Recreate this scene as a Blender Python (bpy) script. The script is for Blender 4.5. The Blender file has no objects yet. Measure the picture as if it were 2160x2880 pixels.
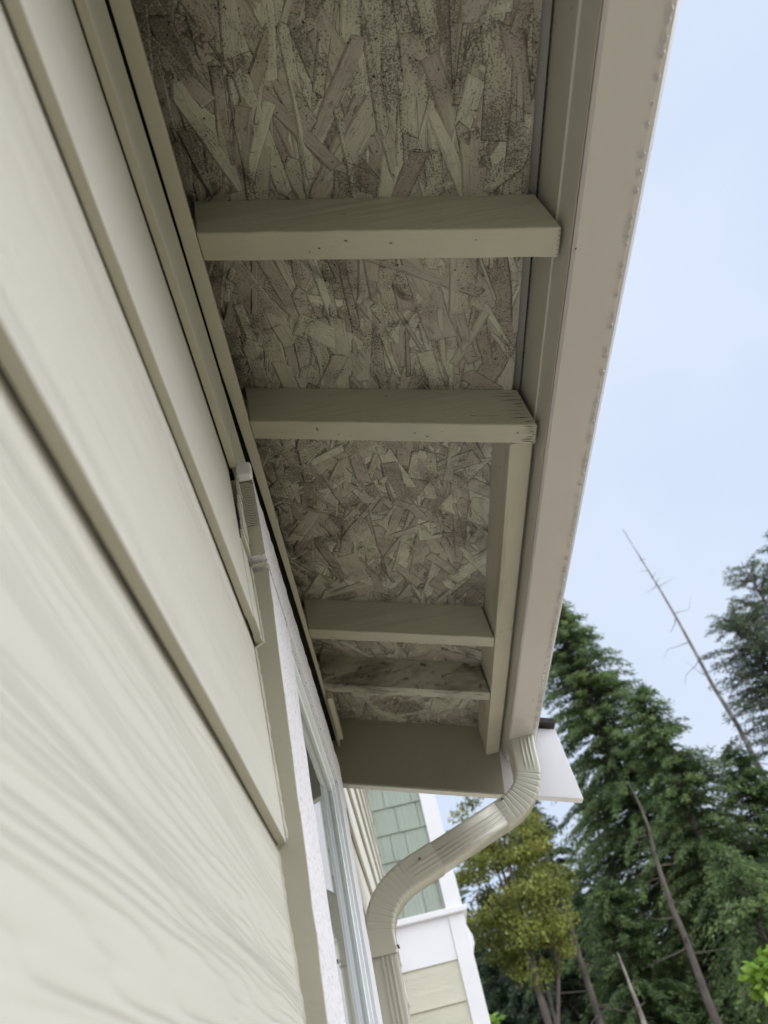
import bpy, math, random
import numpy as np
from mathutils import Matrix, Vector
R_ = math.radians
random.seed(7)
sc = bpy.context.scene
col = sc.collection

# ------------------------------------------------------------------ camera
M = np.array([[0.97706399, 0.07164636, -0.20053118],
              [-0.19925764, 0.63978496, -0.74227461],
              [0.07511555, 0.76520717, 0.63938693]])   # rows: image right, image down, view direction
cam = bpy.data.cameras.new('camera')
cam.sensor_fit = 'HORIZONTAL'; cam.sensor_width = 36.0; cam.lens = 36.0 * 2145 / 2160
cam.clip_start = 0.01; cam.clip_end = 2000
cam.dof.use_dof = True; cam.dof.focus_distance = 1.12; cam.dof.aperture_fstop = 8.5
co = bpy.data.objects.new('camera', cam); col.objects.link(co)
mw = Matrix.Identity(4)
for i in range(3):
    mw[i][0] = M[0][i]; mw[i][1] = -M[1][i]; mw[i][2] = -M[2][i]
co.matrix_world = mw
sc.camera = co
GZ = -1.62                                             # ground level; the camera is the origin

# ------------------------------------------------------------------ sky, sun, exposure
SUN_AZ, SUN_EL = 94.0, 22.0                           # azimuth from +Y towards +X
sd = (math.sin(R_(SUN_AZ)) * math.cos(R_(SUN_EL)), math.cos(R_(SUN_AZ)) * math.cos(R_(SUN_EL)), math.sin(R_(SUN_EL)))
w = bpy.data.worlds.new('World'); sc.world = w; w.use_nodes = True
nt = w.node_tree; nt.nodes.clear()
def N_(nt, t, **k):
    n = nt.nodes.new(t)
    for a, b in k.items(): setattr(n, a, b)
    return n
out = N_(nt, 'ShaderNodeOutputWorld'); bg = N_(nt, 'ShaderNodeBackground')
sky = N_(nt, 'ShaderNodeTexSky'); sky.sky_type = 'NISHITA'; sky.sun_disc = False
sky.sun_elevation = R_(SUN_EL); sky.sun_rotation = R_(SUN_AZ)
tc = N_(nt, 'ShaderNodeTexCoord')
nz = N_(nt, 'ShaderNodeTexNoise'); nz.inputs['Scale'].default_value = 2.2; nz.inputs['Detail'].default_value = 4
nt.links.new(tc.outputs['Generated'], nz.inputs['Vector'])
rmp = N_(nt, 'ShaderNodeValToRGB')
rmp.color_ramp.elements[0].position = .34; rmp.color_ramp.elements[0].color = (.60, .705, .90, 1)
rmp.color_ramp.elements[1].position = .64; rmp.color_ramp.elements[1].color = (.69, .775, .92, 1)
nt.links.new(nz.outputs['Fac'], rmp.inputs['Fac'])
# the clouds are brighter round the hidden sun
dt = N_(nt, 'ShaderNodeVectorMath', operation='DOT_PRODUCT'); dt.inputs[1].default_value = sd
nt.links.new(tc.outputs['Generated'], dt.inputs[0])
mr = N_(nt, 'ShaderNodeMapRange'); mr.inputs['From Min'].default_value = 0.85; mr.inputs['From Max'].default_value = 1
mr.inputs['To Min'].default_value = 0.0; mr.inputs['To Max'].default_value = 16.0
nt.links.new(dt.outputs['Value'], mr.inputs['Value'])
s0 = N_(nt, 'ShaderNodeVectorMath', operation='SCALE'); s0.inputs['Scale'].default_value = 8.2
nt.links.new(rmp.outputs['Color'], s0.inputs[0])
s1 = N_(nt, 'ShaderNodeVectorMath', operation='SCALE'); s1.inputs[0].default_value = (1, .98, .95)
nt.links.new(mr.outputs['Result'], s1.inputs['Scale'])
sv = N_(nt, 'ShaderNodeVectorMath', operation='ADD')
nt.links.new(s0.outputs['Vector'], sv.inputs[0]); nt.links.new(s1.outputs['Vector'], sv.inputs[1])
# and the overcast is thinner overhead and behind the camera
dt2 = N_(nt, 'ShaderNodeVectorMath', operation='DOT_PRODUCT'); dt2.inputs[1].default_value = Vector((.35, -.72, .60)).normalized()
nt.links.new(tc.outputs['Generated'], dt2.inputs[0])
mr2 = N_(nt, 'ShaderNodeMapRange'); mr2.inputs['From Min'].default_value = 0.50; mr2.inputs['From Max'].default_value = 1
mr2.inputs['To Min'].default_value = 0; mr2.inputs['To Max'].default_value = 17
nt.links.new(dt2.outputs['Value'], mr2.inputs['Value'])
s2 = N_(nt, 'ShaderNodeVectorMath', operation='SCALE'); s2.inputs[0].default_value = (.95, .98, 1)
nt.links.new(mr2.outputs['Result'], s2.inputs['Scale'])
sv2 = N_(nt, 'ShaderNodeVectorMath', operation='ADD')
nt.links.new(sv.outputs['Vector'], sv2.inputs[0]); nt.links.new(s2.outputs['Vector'], sv2.inputs[1]); sv = sv2
mx = N_(nt, 'ShaderNodeMix', data_type='RGBA'); mx.inputs['Factor'].default_value = .93
nt.links.new(sky.outputs['Color'], mx.inputs['A']); nt.links.new(sv.outputs['Vector'], mx.inputs['B'])
nt.links.new(mx.outputs['Result'], bg.inputs['Color']); bg.inputs['Strength'].default_value = 0.1
nt.links.new(bg.outputs['Background'], out.inputs['Surface'])
sl = bpy.data.lights.new('sun', 'SUN'); sl.energy = 0.65; sl.angle = R_(40); sl.color = (1, .97, .93)
so = bpy.data.objects.new('sun', sl); col.objects.link(so)
so.rotation_euler = Vector(sd).to_track_quat('Z', 'Y').to_euler()
so.location = (6, -6, 12)
sc.view_settings.view_transform = 'Standard'; sc.view_settings.look = 'None'
sc.view_settings.exposure = 0.45; sc.view_settings.gamma = 1.0

# ------------------------------------------------------------------ materials
def mat(name, base, rough=.6, var=.10, vscale=6, bump=None, stain=None, speck=None, spec=.4, grain=None, coat=0, warp=None, metallic=0):
    """painted surface: base colour with soft variation, optional wood grain bump, stains and specks."""
    m = bpy.data.materials.new(name); m.use_nodes = True
    nt = m.node_tree; L = nt.links
    b = nt.nodes['Principled BSDF']; b.inputs['Roughness'].default_value = rough
    b.inputs['Specular IOR Level'].default_value = spec; b.inputs['Coat Weight'].default_value = coat
    b.inputs['Metallic'].default_value = metallic
    tc = N_(nt, 'ShaderNodeTexCoord'); oi = N_(nt, 'ShaderNodeObjectInfo')
    off = N_(nt, 'ShaderNodeMath', operation='MULTIPLY'); off.inputs[1].default_value = 9.7
    L.new(oi.outputs['Random'], off.inputs[0])
    ad = N_(nt, 'ShaderNodeVectorMath', operation='ADD')
    L.new(tc.outputs['Object'], ad.inputs[0]); L.new(off.outputs[0], ad.inputs[1])
    V = ad.outputs['Vector']
    def noise(scale, detail=3, rough_=.55, stretch=None, dist=0):
        n = N_(nt, 'ShaderNodeTexNoise'); n.inputs['Scale'].default_value = scale
        n.inputs['Detail'].default_value = detail; n.inputs['Roughness'].default_value = rough_
        n.inputs['Distortion'].default_value = dist
        if stretch:
            mp = N_(nt, 'ShaderNodeMapping'); mp.inputs['Scale'].default_value = stretch
            L.new(V, mp.inputs['Vector']); L.new(mp.outputs['Vector'], n.inputs['Vector'])
        else: L.new(V, n.inputs['Vector'])
        return n.outputs['Fac']
    def ramp(fac, p0, p1, c0=(0, 0, 0, 1), c1=(1, 1, 1, 1)):
        r = N_(nt, 'ShaderNodeValToRGB'); e = r.color_ramp.elements
        e[0].position = p0; e[1].position = p1; e[0].color = c0; e[1].color = c1
        L.new(fac, r.inputs['Fac']); return r.outputs['Color']
    def mix(fac, a, b_):
        x = N_(nt, 'ShaderNodeMix', data_type='RGBA')
        if hasattr(fac, 'links'): L.new(fac, x.inputs['Factor'])
        else: x.inputs['Factor'].default_value = fac
        for s, v in (('A', a), ('B', b_)):
            if hasattr(v, 'links'): L.new(v, x.inputs[s])
            else: x.inputs[s].default_value = (*v, 1)
        return x.outputs['Result']
    def mathn(op, a, b_=None):
        x = N_(nt, 'ShaderNodeMath', operation=op)
        for i, v in enumerate((a, b_)):
            if v is None: continue
            if hasattr(v, 'links'): L.new(v, x.inputs[i])
            else: x.inputs[i].default_value = v
        return x.outputs[0]
    lo = tuple(c * (1 - var) for c in base); hi = tuple(min(1, c * (1 + var)) for c in base)
    c = mix(ramp(noise(vscale, 4), .3, .7), lo, hi)
    if stain:                      # (scale, stretch, p0, p1, colour)
        for (s_, st, p0, p1, sc_) in stain:
            c = mix(ramp(noise(s_, 6, .62, st, .4), p0, p1), c, sc_)
    if speck:                      # (scale, stretch, p0, p1, colour)
        for (s_, st, p0, p1, sc_) in speck:
            c = mix(ramp(noise(s_, 2, .5, st), p0, p1), c, sc_)
    L.new(c, b.inputs['Base Color'])
    h = None
    if grain:                      # (stretch, freq, amount, distance): contour lines of a smooth field = embossed wood grain
        st, fr, am, dist_ = grain
        f = noise(1.0, 3, .5, st, .3)
        sx = N_(nt, 'ShaderNodeSeparateXYZ'); L.new(V, sx.inputs[0])
        sn = mathn('SINE', mathn('ADD', mathn('MULTIPLY', f, fr), mathn('MULTIPLY', sx.outputs[2], 420)))
        sn = mathn('POWER', mathn('ABSOLUTE', sn), .55)
        fade = ramp(noise(1.0, 2, .5, tuple(q * .35 for q in st)), .22, .52)
        fine = noise(1.0, 4, .6, tuple(q * 9 for q in st))
        h = mathn('ADD', mathn('MULTIPLY', mathn('MULTIPLY', sn, fade), am), mathn('MULTIPLY', fine, .35))
        bp = N_(nt, 'ShaderNodeBump'); bp.inputs['Strength'].default_value = 1; bp.inputs['Distance'].default_value = dist_
        L.new(h, bp.inputs['Height']); L.new(bp.outputs['Normal'], b.inputs['Normal'])
    elif bump:                     # (scale, stretch, distance)
        bp = N_(nt, 'ShaderNodeBump'); bp.inputs['Strength'].default_value = 1; bp.inputs['Distance'].default_value = bump[2]
        L.new(noise(bump[0], 5, .6, bump[1]), bp.inputs['Height']); L.new(bp.outputs['Normal'], b.inputs['Normal'])
    return m

CREAM = (.63, .612, .55)
TAN = (.50, .475, .385)
m_siding = mat('cream_siding_paint', CREAM, .5, .03, 3, grain=((3, 1.5, 20), 34, 1.0, .0011),
               speck=[(90, (1, .6, 1), .80, .83, (.25, .23, .18))])
m_siding_far = mat('cream_siding_paint_far', (.62, .60, .50), .55, .04, 3, grain=((2.2, 3, 14), 50, .8, .0022))
m_lip = mat('shaded_siding_paint', (.49, .465, .375), .6, .05, 8, bump=(90, None, .0008), speck=[(90, (1, .5, 1), .77, .80, (.12, .10, .08))])  # siding paint again, with the shade under each lap in its colour
m_wall_dark = mat('black_gap_shade', (.03, .028, .025), .9)  # black, so the shade inside the gaps is in the colour
m_tan = mat('tan_trim_paint', TAN, .5, .05, 5, bump=(60, (1, .12, 1), .0006),
            speck=[(70, None, .79, .82, (.12, .11, .09))])
m_rafter = mat('tan_rafter_paint', (.47, .445, .36), .5, .09, 5, bump=(26, (.10, 1.4, 1.8), .0036),
               stain=[(14, (.10, 2, 2.4), .56, .74, (.40, .37, .30)), (7, (.5, 2, 2), .70, .80, (.22, .19, .15))],
               speck=[(75, (.6, 1, 1), .75, .78, (.06, .05, .04))])
m_rafter_mildew = mat('mildewed_rafter_paint', (.44, .42, .34), .55, .08, 5, bump=(30, (.15, 1, 1.2), .003),
                      stain=[(16, (.5, 1.4, 1.3), .46, .68, (.13, .12, .10)), (42, (.6, 1.2, 1.2), .56, .68, (.08, .07, .06))],
                      speck=[(75, (.6, 1, 1), .72, .76, (.05, .045, .04))])
m_subfascia = mat('stained_sub_fascia_paint', (.50, .465, .37), .5, .07, 5, bump=(30, (1, .15, 1), .001),
                  stain=[(9, (2.6, .35, 2.2), .56, .78, (.22, .18, .14)), (30, (1, .5, 1), .66, .76, (.15, .11, .08))],
                  speck=[(60, None, .74, .78, (.10, .07, .05))])
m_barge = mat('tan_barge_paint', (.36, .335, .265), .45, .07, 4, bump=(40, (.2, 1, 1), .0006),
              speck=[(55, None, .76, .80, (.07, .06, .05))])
m_white = mat('white_rough_sawn_trim', (.80, .78, .83), .6, .03, 8, bump=(55, (1, .9, .10), .0022),
              speck=[(300, (1, 1, .6), .62, .67, (.30, .29, .30)), (60, (1, 1, .5), .73, .76, (.2, .19, .2))])
m_white_smooth = mat('white_trim_paint', (.80, .79, .84), .5, .02, 4, bump=(60, (.3, 1, 1), .0004))
m_vinyl = mat('white_vinyl', (.86, .90, .93), .5, .02, 4, spec=.5)
m_gutter = mat('beige_enamel_gutter', (.60, .55, .52), .30, .05, 2.2, bump=(5, (1, .5, 1), .0018), spec=.5,
               speck=[(85, None, .765, .785, (.05, .04, .035))])
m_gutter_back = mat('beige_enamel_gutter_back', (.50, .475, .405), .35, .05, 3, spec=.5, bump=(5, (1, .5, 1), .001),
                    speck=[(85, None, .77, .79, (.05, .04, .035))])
m_spout = mat('beige_enamel_downspout', (.56, .54, .46), .27, .04, 5, spec=.6, bump=(12, None, .0006),
              speck=[(70, None, .80, .83, (.10, .08, .06))])
m_zinc = mat('galvanised_drip_edge', (.27, .265, .25), .5, .05, 8, spec=.5, metallic=.3)
m_shingle = mat('dark_roof_shingle', (.055, .05, .05), .9, .3, 60, bump=(300, None, .001))
m_sage = mat('sage_shingle_paint', (.335, .378, .328), .6, .05, 9, bump=(30, (2.6, 1, .12), .006), stain=[(30, (2.8, 1, .10), .50, .70, (.295, .338, .298))])
m_screw = mat('dark_screw', (.09, .06, .045), .5)
m_caulk = mat('caulk', (.62, .60, .52), .45, .05, 30, bump=(60, None, .002))
m_concrete = mat('concrete', (.47, .41, .30), .85, .15, 3, bump=(40, None, .003))
m_ground = mat('grass_and_gravel', (.20, .20, .13), .9, .3, .6, bump=(12, None, .02))
m_bark = mat('grey_brown_bark', (.13, .105, .09), .9, .35, 3, bump=(14, (1, 1, .2), .03))
m_bark_red = mat('reddish_bare_bark', (.27, .225, .195), .9, .3, 2, bump=(14, (1, 1, .2), .02),
                 stain=[(2, None, .5, .6, (.42, .40, .37))])
m_moss = mat('mossy_bark', (.075, .08, .035), .95, .4, 3, bump=(14, None, .03))

def glass_mat():
    m = bpy.data.materials.new('window_glass'); m.use_nodes = True; b = m.node_tree.nodes['Principled BSDF']
    b.inputs['Base Color'].default_value = (.10, .115, .11, 1); b.inputs['Roughness'].default_value = .015
    b.inputs['IOR'].default_value = 1.75; b.inputs['Specular IOR Level'].default_value = .8
    return m
m_glass = glass_mat()
def water_mat():
    m = bpy.data.materials.new('water'); m.use_nodes = True; b = m.node_tree.nodes['Principled BSDF']
    b.inputs['Base Color'].default_value = (.97, .98, 1, 1); b.inputs['Roughness'].default_value = .02
    b.inputs['IOR'].default_value = 1.33; b.inputs['Transmission Weight'].default_value = 1
    return m
m_water = water_mat()

def leaf_mat(name, c0, c1, c2, tr=.22):
    m = bpy.data.materials.new(name); m.use_nodes = True; nt = m.node_tree; L = nt.links
    b = nt.nodes['Principled BSDF']; b.inputs['Roughness'].default_value = .55; b.inputs['Specular IOR Level'].default_value = .3
    at = N_(nt, 'ShaderNodeAttribute'); at.attribute_name = 'tint'
    r = N_(nt, 'ShaderNodeValToRGB'); e = r.color_ramp.elements
    e[0].position = 0; e[0].color = (*c0, 1); e[1].position = 1; e[1].color = (*c2, 1)
    q = e.new(.55); q.color = (*c1, 1)
    L.new(at.outputs['Fac'], r.inputs['Fac']); L.new(r.outputs['Color'], b.inputs['Base Color'])
    t = N_(nt, 'ShaderNodeBsdfTranslucent'); L.new(r.outputs['Color'], t.inputs['Color'])
    ms = N_(nt, 'ShaderNodeMixShader'); ms.inputs[0].default_value = tr
    L.new(b.outputs[0], ms.inputs[1]); L.new(t.outputs[0], ms.inputs[2])
    L.new(ms.outputs[0], nt.nodes['Material Output'].inputs['Surface'])
    return m
m_con = leaf_mat('conifer_needles', (.070, .105, .045), (.155, .225, .085), (.28, .36, .135), .4)
m_con_blue = leaf_mat('conifer_needles_greyish', (.09, .12, .08), (.17, .21, .13), (.24, .28, .17), .4)
m_con_dark = leaf_mat('conifer_needles_dark', (.045, .066, .042), (.085, .12, .065), (.14, .18, .085), .3)
m_maple = leaf_mat('yellow_green_leaves', (.10, .12, .03), (.24, .26, .06), (.42, .42, .11), .35)
m_bright = leaf_mat('bright_green_leaves', (.12, .22, .03), (.23, .38, .05), (.36, .52, .10), .4)

def osb_mat():
    m = bpy.data.materials.new('mildewed_strand_board'); m.use_nodes = True; nt = m.node_tree; L = nt.links
    b = nt.nodes['Principled BSDF']; b.inputs['Roughness'].default_value = .75; b.inputs['Specular IOR Level'].default_value = .25
    tc = N_(nt, 'ShaderNodeTexCoord'); uv = N_(nt, 'ShaderNodeUVMap'); uv.uv_map = 'strand'
    def attr(n):
        a = N_(nt, 'ShaderNodeAttribute'); a.attribute_name = n; return a.outputs['Fac']
    def noise(src, scale, detail=3, rg=.55, st=None, dist=0):
        n = N_(nt, 'ShaderNodeTexNoise'); n.inputs['Scale'].default_value = scale; n.inputs['Detail'].default_value = detail
        n.inputs['Roughness'].default_value = rg; n.inputs['Distortion'].default_value = dist
        if st:
            mp = N_(nt, 'ShaderNodeMapping'); mp.inputs['Scale'].default_value = st
            L.new(src, mp.inputs['Vector']); L.new(mp.outputs['Vector'], n.inputs['Vector'])
        else: L.new(src, n.inputs['Vector'])
        return n.outputs['Fac']
    def rng(v, a, b_, c=0, d=1):
        r = N_(nt, 'ShaderNodeMapRange'); r.inputs['From Min'].default_value = a; r.inputs['From Max'].default_value = b_
        r.inputs['To Min'].default_value = c; r.inputs['To Max'].default_value = d; L.new(v, r.inputs['Value']); return r.outputs['Result']
    def mt(op, a, b_=0):
        x = N_(nt, 'ShaderNodeMath', operation=op)
        for i, v in enumerate((a, b_)):
            if hasattr(v, 'links'): L.new(v, x.inputs[i])
            else: x.inputs[i].default_value = v
        x.use_clamp = False
        return x.outputs[0]
    def mix(fac, a, b_):
        x = N_(nt, 'ShaderNodeMix', data_type='RGBA'); L.new(fac, x.inputs['Factor'])
        for s, v in (('A', a), ('B', b_)):
            if hasattr(v, 'links'): L.new(v, x.inputs[s])
            else: x.inputs[s].default_value = (*v, 1)
        return x.outputs['Result']
    O, U = tc.outputs['Object'], uv.outputs['UV']
    rnd = attr('rnd'); edge = attr('edge'); dirt = attr('dirt')
    r = N_(nt, 'ShaderNodeValToRGB'); e = r.color_ramp.elements
    e[0].position = 0; e[0].color = (.48, .46, .37, 1); e[1].position = 1; e[1].color = (.58, .565, .46, 1)
    for p, c in ((.16, (.40, .345, .305)), (.32, (.56, .54, .44)), (.58, (.43, .375, .335)), (.72, (.64, .625, .51))):
        q = e.new(p); q.color = (*c, 1)
    L.new(rnd, r.inputs['Fac']); c = r.outputs['Color']
    # fibre streaks along each strand
    streak = noise(U, 1, 5, .62, (420, 26, 1))
    c = mix(rng(streak, .52, .72, 0, .55), c, (.17, .145, .115))
    # worn, mottled fields that follow the board and differ strand by strand; mildew grows in from the wall
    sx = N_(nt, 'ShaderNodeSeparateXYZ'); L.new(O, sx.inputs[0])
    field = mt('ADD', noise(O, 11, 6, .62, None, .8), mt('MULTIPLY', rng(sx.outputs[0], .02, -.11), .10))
    field2 = mt('ADD', mt('ADD', field, mt('MULTIPLY', dirt, .20)), mt('MULTIPLY', noise(O, 34, 5, .65, (1, .5, 1), .5), .36))
    mott = noise(O, 480, 2, .55)
    m1 = rng(mt('SUBTRACT', mott, rng(field2, .66, 1.04, .70, .40)), -.01, .06)
    c = mix(mt('MULTIPLY', m1, .80), c, (.125, .108, .088))
    c = mix(rng(field2, .66, 1.02, 0, .50), c, (.175, .145, .128))
    black = noise(O, 17, 6, .66, None, 1.2)
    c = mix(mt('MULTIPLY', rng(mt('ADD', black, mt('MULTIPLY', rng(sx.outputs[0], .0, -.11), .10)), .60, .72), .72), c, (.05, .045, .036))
    m2 = rng(mt('ADD', noise(O, 210, 2, .5), mt('MULTIPLY', rng(field2, .5, .9), .06)), .745, .765)
    c = mix(m2, c, (.035, .030, .024))
    # dirt in the crevices round each strand
    en = mt('ADD', edge, mt('MULTIPLY', noise(O, 85, 5, .7), .9))
    ed = rng(mt('ADD', en, mt('MULTIPLY', dirt, -.14)), .36, .66, .88, 0)
    c = mix(ed, c, (.035, .030, .024))
    L.new(c, b.inputs['Base Color'])
    h = mt('ADD', mt('ADD', mt('MULTIPLY', streak, .5), mt('MULTIPLY', rng(edge, 0, 1), .9)), mt('MULTIPLY', mott, .35))
    bp = N_(nt, 'ShaderNodeBump'); bp.inputs['Strength'].default_value = 1; bp.inputs['Distance'].default_value = .0022
    L.new(h, bp.inputs['Height']); L.new(bp.outputs['Normal'], b.inputs['Normal'])
    return m
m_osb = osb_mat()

# ------------------------------------------------------------------ mesh helpers
def tag(o, label=None, cat=None, group=None, kind=None):
    for k, v in (('label', label), ('category', cat), ('group', group), ('kind', kind)):
        if v: o[k] = v
    return o
def wloc(o):
    p = Vector(o.location)
    while o.parent: o = o.parent; p += Vector(o.location)
    return p
def link(name, me, parent=None, local=False):
    o = bpy.data.objects.new(name, me); col.objects.link(o)
    if parent:
        o.parent = parent
        if not local: o.location = -wloc(parent)          # mesh data are in world coordinates
    return o
def empty(name, loc):
    o = bpy.data.objects.new(name, None); o.location = loc; o.empty_display_size = .2; col.objects.link(o); return o
class MB:
    def __init__(s): s.v = []; s.f = []; s.mi = []
    def add(s, vs, fs, mi=0):
        o = len(s.v); s.v += [tuple(p) for p in vs]; s.f += [tuple(i + o for i in f) for f in fs]; s.mi += [mi] * len(fs)
    def box(s, a, b, mi=0):
        (x0, y0, z0), (x1, y1, z1) = a, b
        s.prism([(x0, z0), (x1, z0), (x1, z1), (x0, z1)], y0, y1, mi)
    def prism(s, prof, y0, y1, mi=0, seg=1, wob=0):
        """profile in x,z swept along y; wob = small sideways waviness"""
        n = len(prof); vs = []
        for k in range(seg + 1):
            y = y0 + (y1 - y0) * k / seg
            dx = wob * (math.sin(y * 5.1 + len(s.v)) + .6 * math.sin(y * 11.7 + 2)) if wob else 0
            vs += [(x + dx, y, z + dx * .5) for x, z in prof]
        fs = [tuple(range(n)), tuple(range(seg * n, seg * n + n))[::-1]]
        for k in range(seg):
            for i in range(n):
                j = (i + 1) % n
                fs.append((k * n + i, k * n + n + i, k * n + n + j, k * n + j))
        s.add(vs, fs, mi)
    def tube(s, pts, rad, n=8, mi=0, cap=True):
        P = [Vector(p) for p in pts]; vs = []
        for i, p in enumerate(P):
            t = (P[min(i + 1, len(P) - 1)] - P[max(i - 1, 0)]).normalized()
            u = t.orthogonal().normalized() if i == 0 else (u - t * u.dot(t)).normalized()
            q = t.cross(u); r = rad[i] if hasattr(rad, '__len__') else rad
            vs += [p + (u * math.cos(2 * math.pi * k / n) + q * math.sin(2 * math.pi * k / n)) * r for k in range(n)]
        fs = [(i * n + k, i * n + (k + 1) % n, (i + 1) * n + (k + 1) % n, (i + 1) * n + k) for i in range(len(P) - 1) for k in range(n)]
        if cap: fs += [tuple(range(n))[::-1], tuple(range((len(P) - 1) * n, len(P) * n))]
        s.add(vs, fs, mi)
    def build(s, name, mats, parent=None, bevel=0, smooth=False, local=False):
        me = bpy.data.meshes.new(name); me.from_pydata(s.v, [], s.f)
        for m in (mats if isinstance(mats, (list, tuple)) else [mats]): me.materials.append(m)
        me.polygons.foreach_set('material_index', s.mi)
        me.validate()
        import bmesh
        bm = bmesh.new(); bm.from_mesh(me); bmesh.ops.recalc_face_normals(bm, faces=bm.faces); bm.to_mesh(me); bm.free()
        if smooth: me.polygons.foreach_set('use_smooth', [True] * len(me.polygons))
        o = link(name, me, parent, local)
        if bevel:
            b = o.modifiers.new('bevel', 'BEVEL'); b.width = bevel; b.segments = 2; b.limit_method = 'ANGLE'; b.angle_limit = R_(35)
        return o

# ------------------------------------------------------------------ roof frame of reference
A = 0.29804; CA, SA = math.cos(A), math.sin(A)          # eave slope (falls away from the wall)
def zN(n, x): return (n - SA * x) / CA                  # height of the sloping plane "n" above x
XW = -.1065                                             # wall face behind the lips
Y_END, Y_WING = 2.008, 5.4

house = empty('house', (XW, 1.0, GZ))
tag(house, 'cream lap-sided house with open tan eave, rafters and strand board seen from below', 'house')

# ---- walls (backing) -------------------------------------------------
b = MB()
b.box((-.35, -4, GZ), (-.116, Y_WING + .2, 3.5))
b.box((-.1155, -3.9, .8905), (-.0965, 1.97, .915))  # black strip added to keep the cavity over the frieze dark
b.build('wall', m_wall_dark, house)

# ---- lap siding -------------------------------------------------------
EXP = .22
def course(b, z, y0, y1, ztop=None, wob=.0006, t=.0082):
    """one lap board: bottom edge proud of the board under it"""
    zt = z + EXP + .018 if ztop is None else ztop
    f = (zt - z) / (EXP + .018)
    xo, xt = -.0968, -.0968 - .0113 * f
    n0 = len(b.f); sg = max(1, int((y1 - y0) * 9))
    b.prism([(xo, z), (xo - t, z), (xt - t, zt), (xt, zt)], y0, y1, seg=sg, wob=wob)
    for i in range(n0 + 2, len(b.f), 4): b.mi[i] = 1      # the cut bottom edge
b = MB()
for k in range(-8, 3):
    z = .245 + EXP * k
    if z < GZ + .05: continue
    if k < 1: course(b, z, -4, .7385)
    elif k == 1:
        course(b, z, -4, .684); course(b, z, .684, .722, .577); course(b, z, .722, .7385, .574)
        for i in range(8): course(b, .577 + .0138 * i, .684, .722 - .0048 * i, .577 + .0138 * (i + 1), t=.004)
    else: course(b, z, -4, .6775, .8625); course(b, .6935, .6775, 1.972, .853)
for k in range(-8, 3):
    z = .245 + EXP * k
    if z < GZ + .05: continue
    course(b, z, 1.612 if k < 2 else 2.012, Y_WING, wob=.0003)
    if k == 1: pass
for k in range(3, 12): course(b, .245 + EXP * k, -4 if k > 3 else 2.012, Y_WING, wob=.0003)
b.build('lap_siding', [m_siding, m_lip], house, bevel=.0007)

# ---- frieze strip under the rafters ----------------------------------
b = MB(); vs = []; ysx = [(-4, -.1037), (.3, -.1037), (.68, -.1035), (.74, -.1015), (.95, -.0975), (1.2, -.0945), (1.45, -.0925), (1.972, -.092)]
for y, xi in ysx: vs += [(xi, y, .8705), (-.0850, y, .8705), (-.0850, y, .884), (xi, y, .884)]
b.add(vs, [(0, 1, 2, 3), tuple(range(len(vs) - 4, len(vs)))[::-1]] + [(i * 4 + k, i * 4 + 4 + k, i * 4 + 4 + (k + 1) % 4, i * 4 + (k + 1) % 4) for i in range(len(ysx) - 1) for k in range(4)])
b.build('frieze_strip', m_tan, house, bevel=.0008)
b = MB(); b.prism([(-.0845, .856), (-.072, .856), (-.072, .884), (-.0845, .890)], 1.663, 1.90)
b.build('ledger_strip', m_tan, house, bevel=.001)

# ---- rafters ----------------------------------------------------------
NB, NT = .810, .8868
def rafter(y, xe, m, name='rafter'):
    b = MB(); x0 = -.0846; n = 14
    vs = []; rr = random.Random(int(y * 100))
    for i in range(n + 1):
        x = x0 + (xe - x0) * i / n
        e = lambda s=.0005: rr.uniform(-s, s)
        top = x - .004 if i == n else x
        vs += [(x, y + e(), zN(NB, x) + e()), (x, y + .038 + e(), zN(NB, x) + e()), (top, y + .038 + e(), zN(NT, top)), (top, y + e(), zN(NT, top))]
    fs = [(0, 1, 2, 3), tuple(range(n * 4, n * 4 + 4))[::-1]]
    for i in range(n):
        for k in range(4):
            j = (k + 1) % 4; fs.append((i * 4 + k, i * 4 + 4 + k, i * 4 + 4 + j, i * 4 + j))
    b.add(vs, fs)
    o = b.build(name, m, house, bevel=.0022)
    return o
rafter(-.45, .323, m_rafter); rafter(.16, .323, m_rafter)  # unseen rafters, the second placed close to darken the next one's face
rafter(.467, .3245, m_rafter); rafter(.774, .3225, m_rafter)
import bmesh
def marks(r, quads, name='split'):
    b = MB()
    for p, q, w_, nrm in quads:           # a sliver from p to q, w_ wide, standing .4 mm off a face
        p, q, n_ = Vector(p), Vector(q), Vector(nrm); d = (q - p).normalized(); s_ = d.cross(n_).normalized() * w_ / 2; o_ = n_ * .0007
        m_ = (p + q) / 2 + s_ * random.uniform(-1, 1)
        b.add([p + o_, m_ + s_ + o_, q + o_, m_ - s_ + o_], [(0, 1, 2, 3)])
    me = r.data; bmm = bmesh.new(); bmm.from_mesh(me)
    for f in b.f:
        fc = bmm.faces.new([bmm.verts.new(b.v[i]) for i in f]); fc.material_index = 1
    bmm.to_mesh(me); bmm.free(); me.materials.append(m_split)
m_split = mat('bare_split_wood', (.13, .11, .085), .9, .3, 90)
ru = Vector((CA, 0, -SA)); nn_ = Vector((-SA, 0, -CA))
def fp(x, y, n): return (x, y, zN(n, x))
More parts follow.
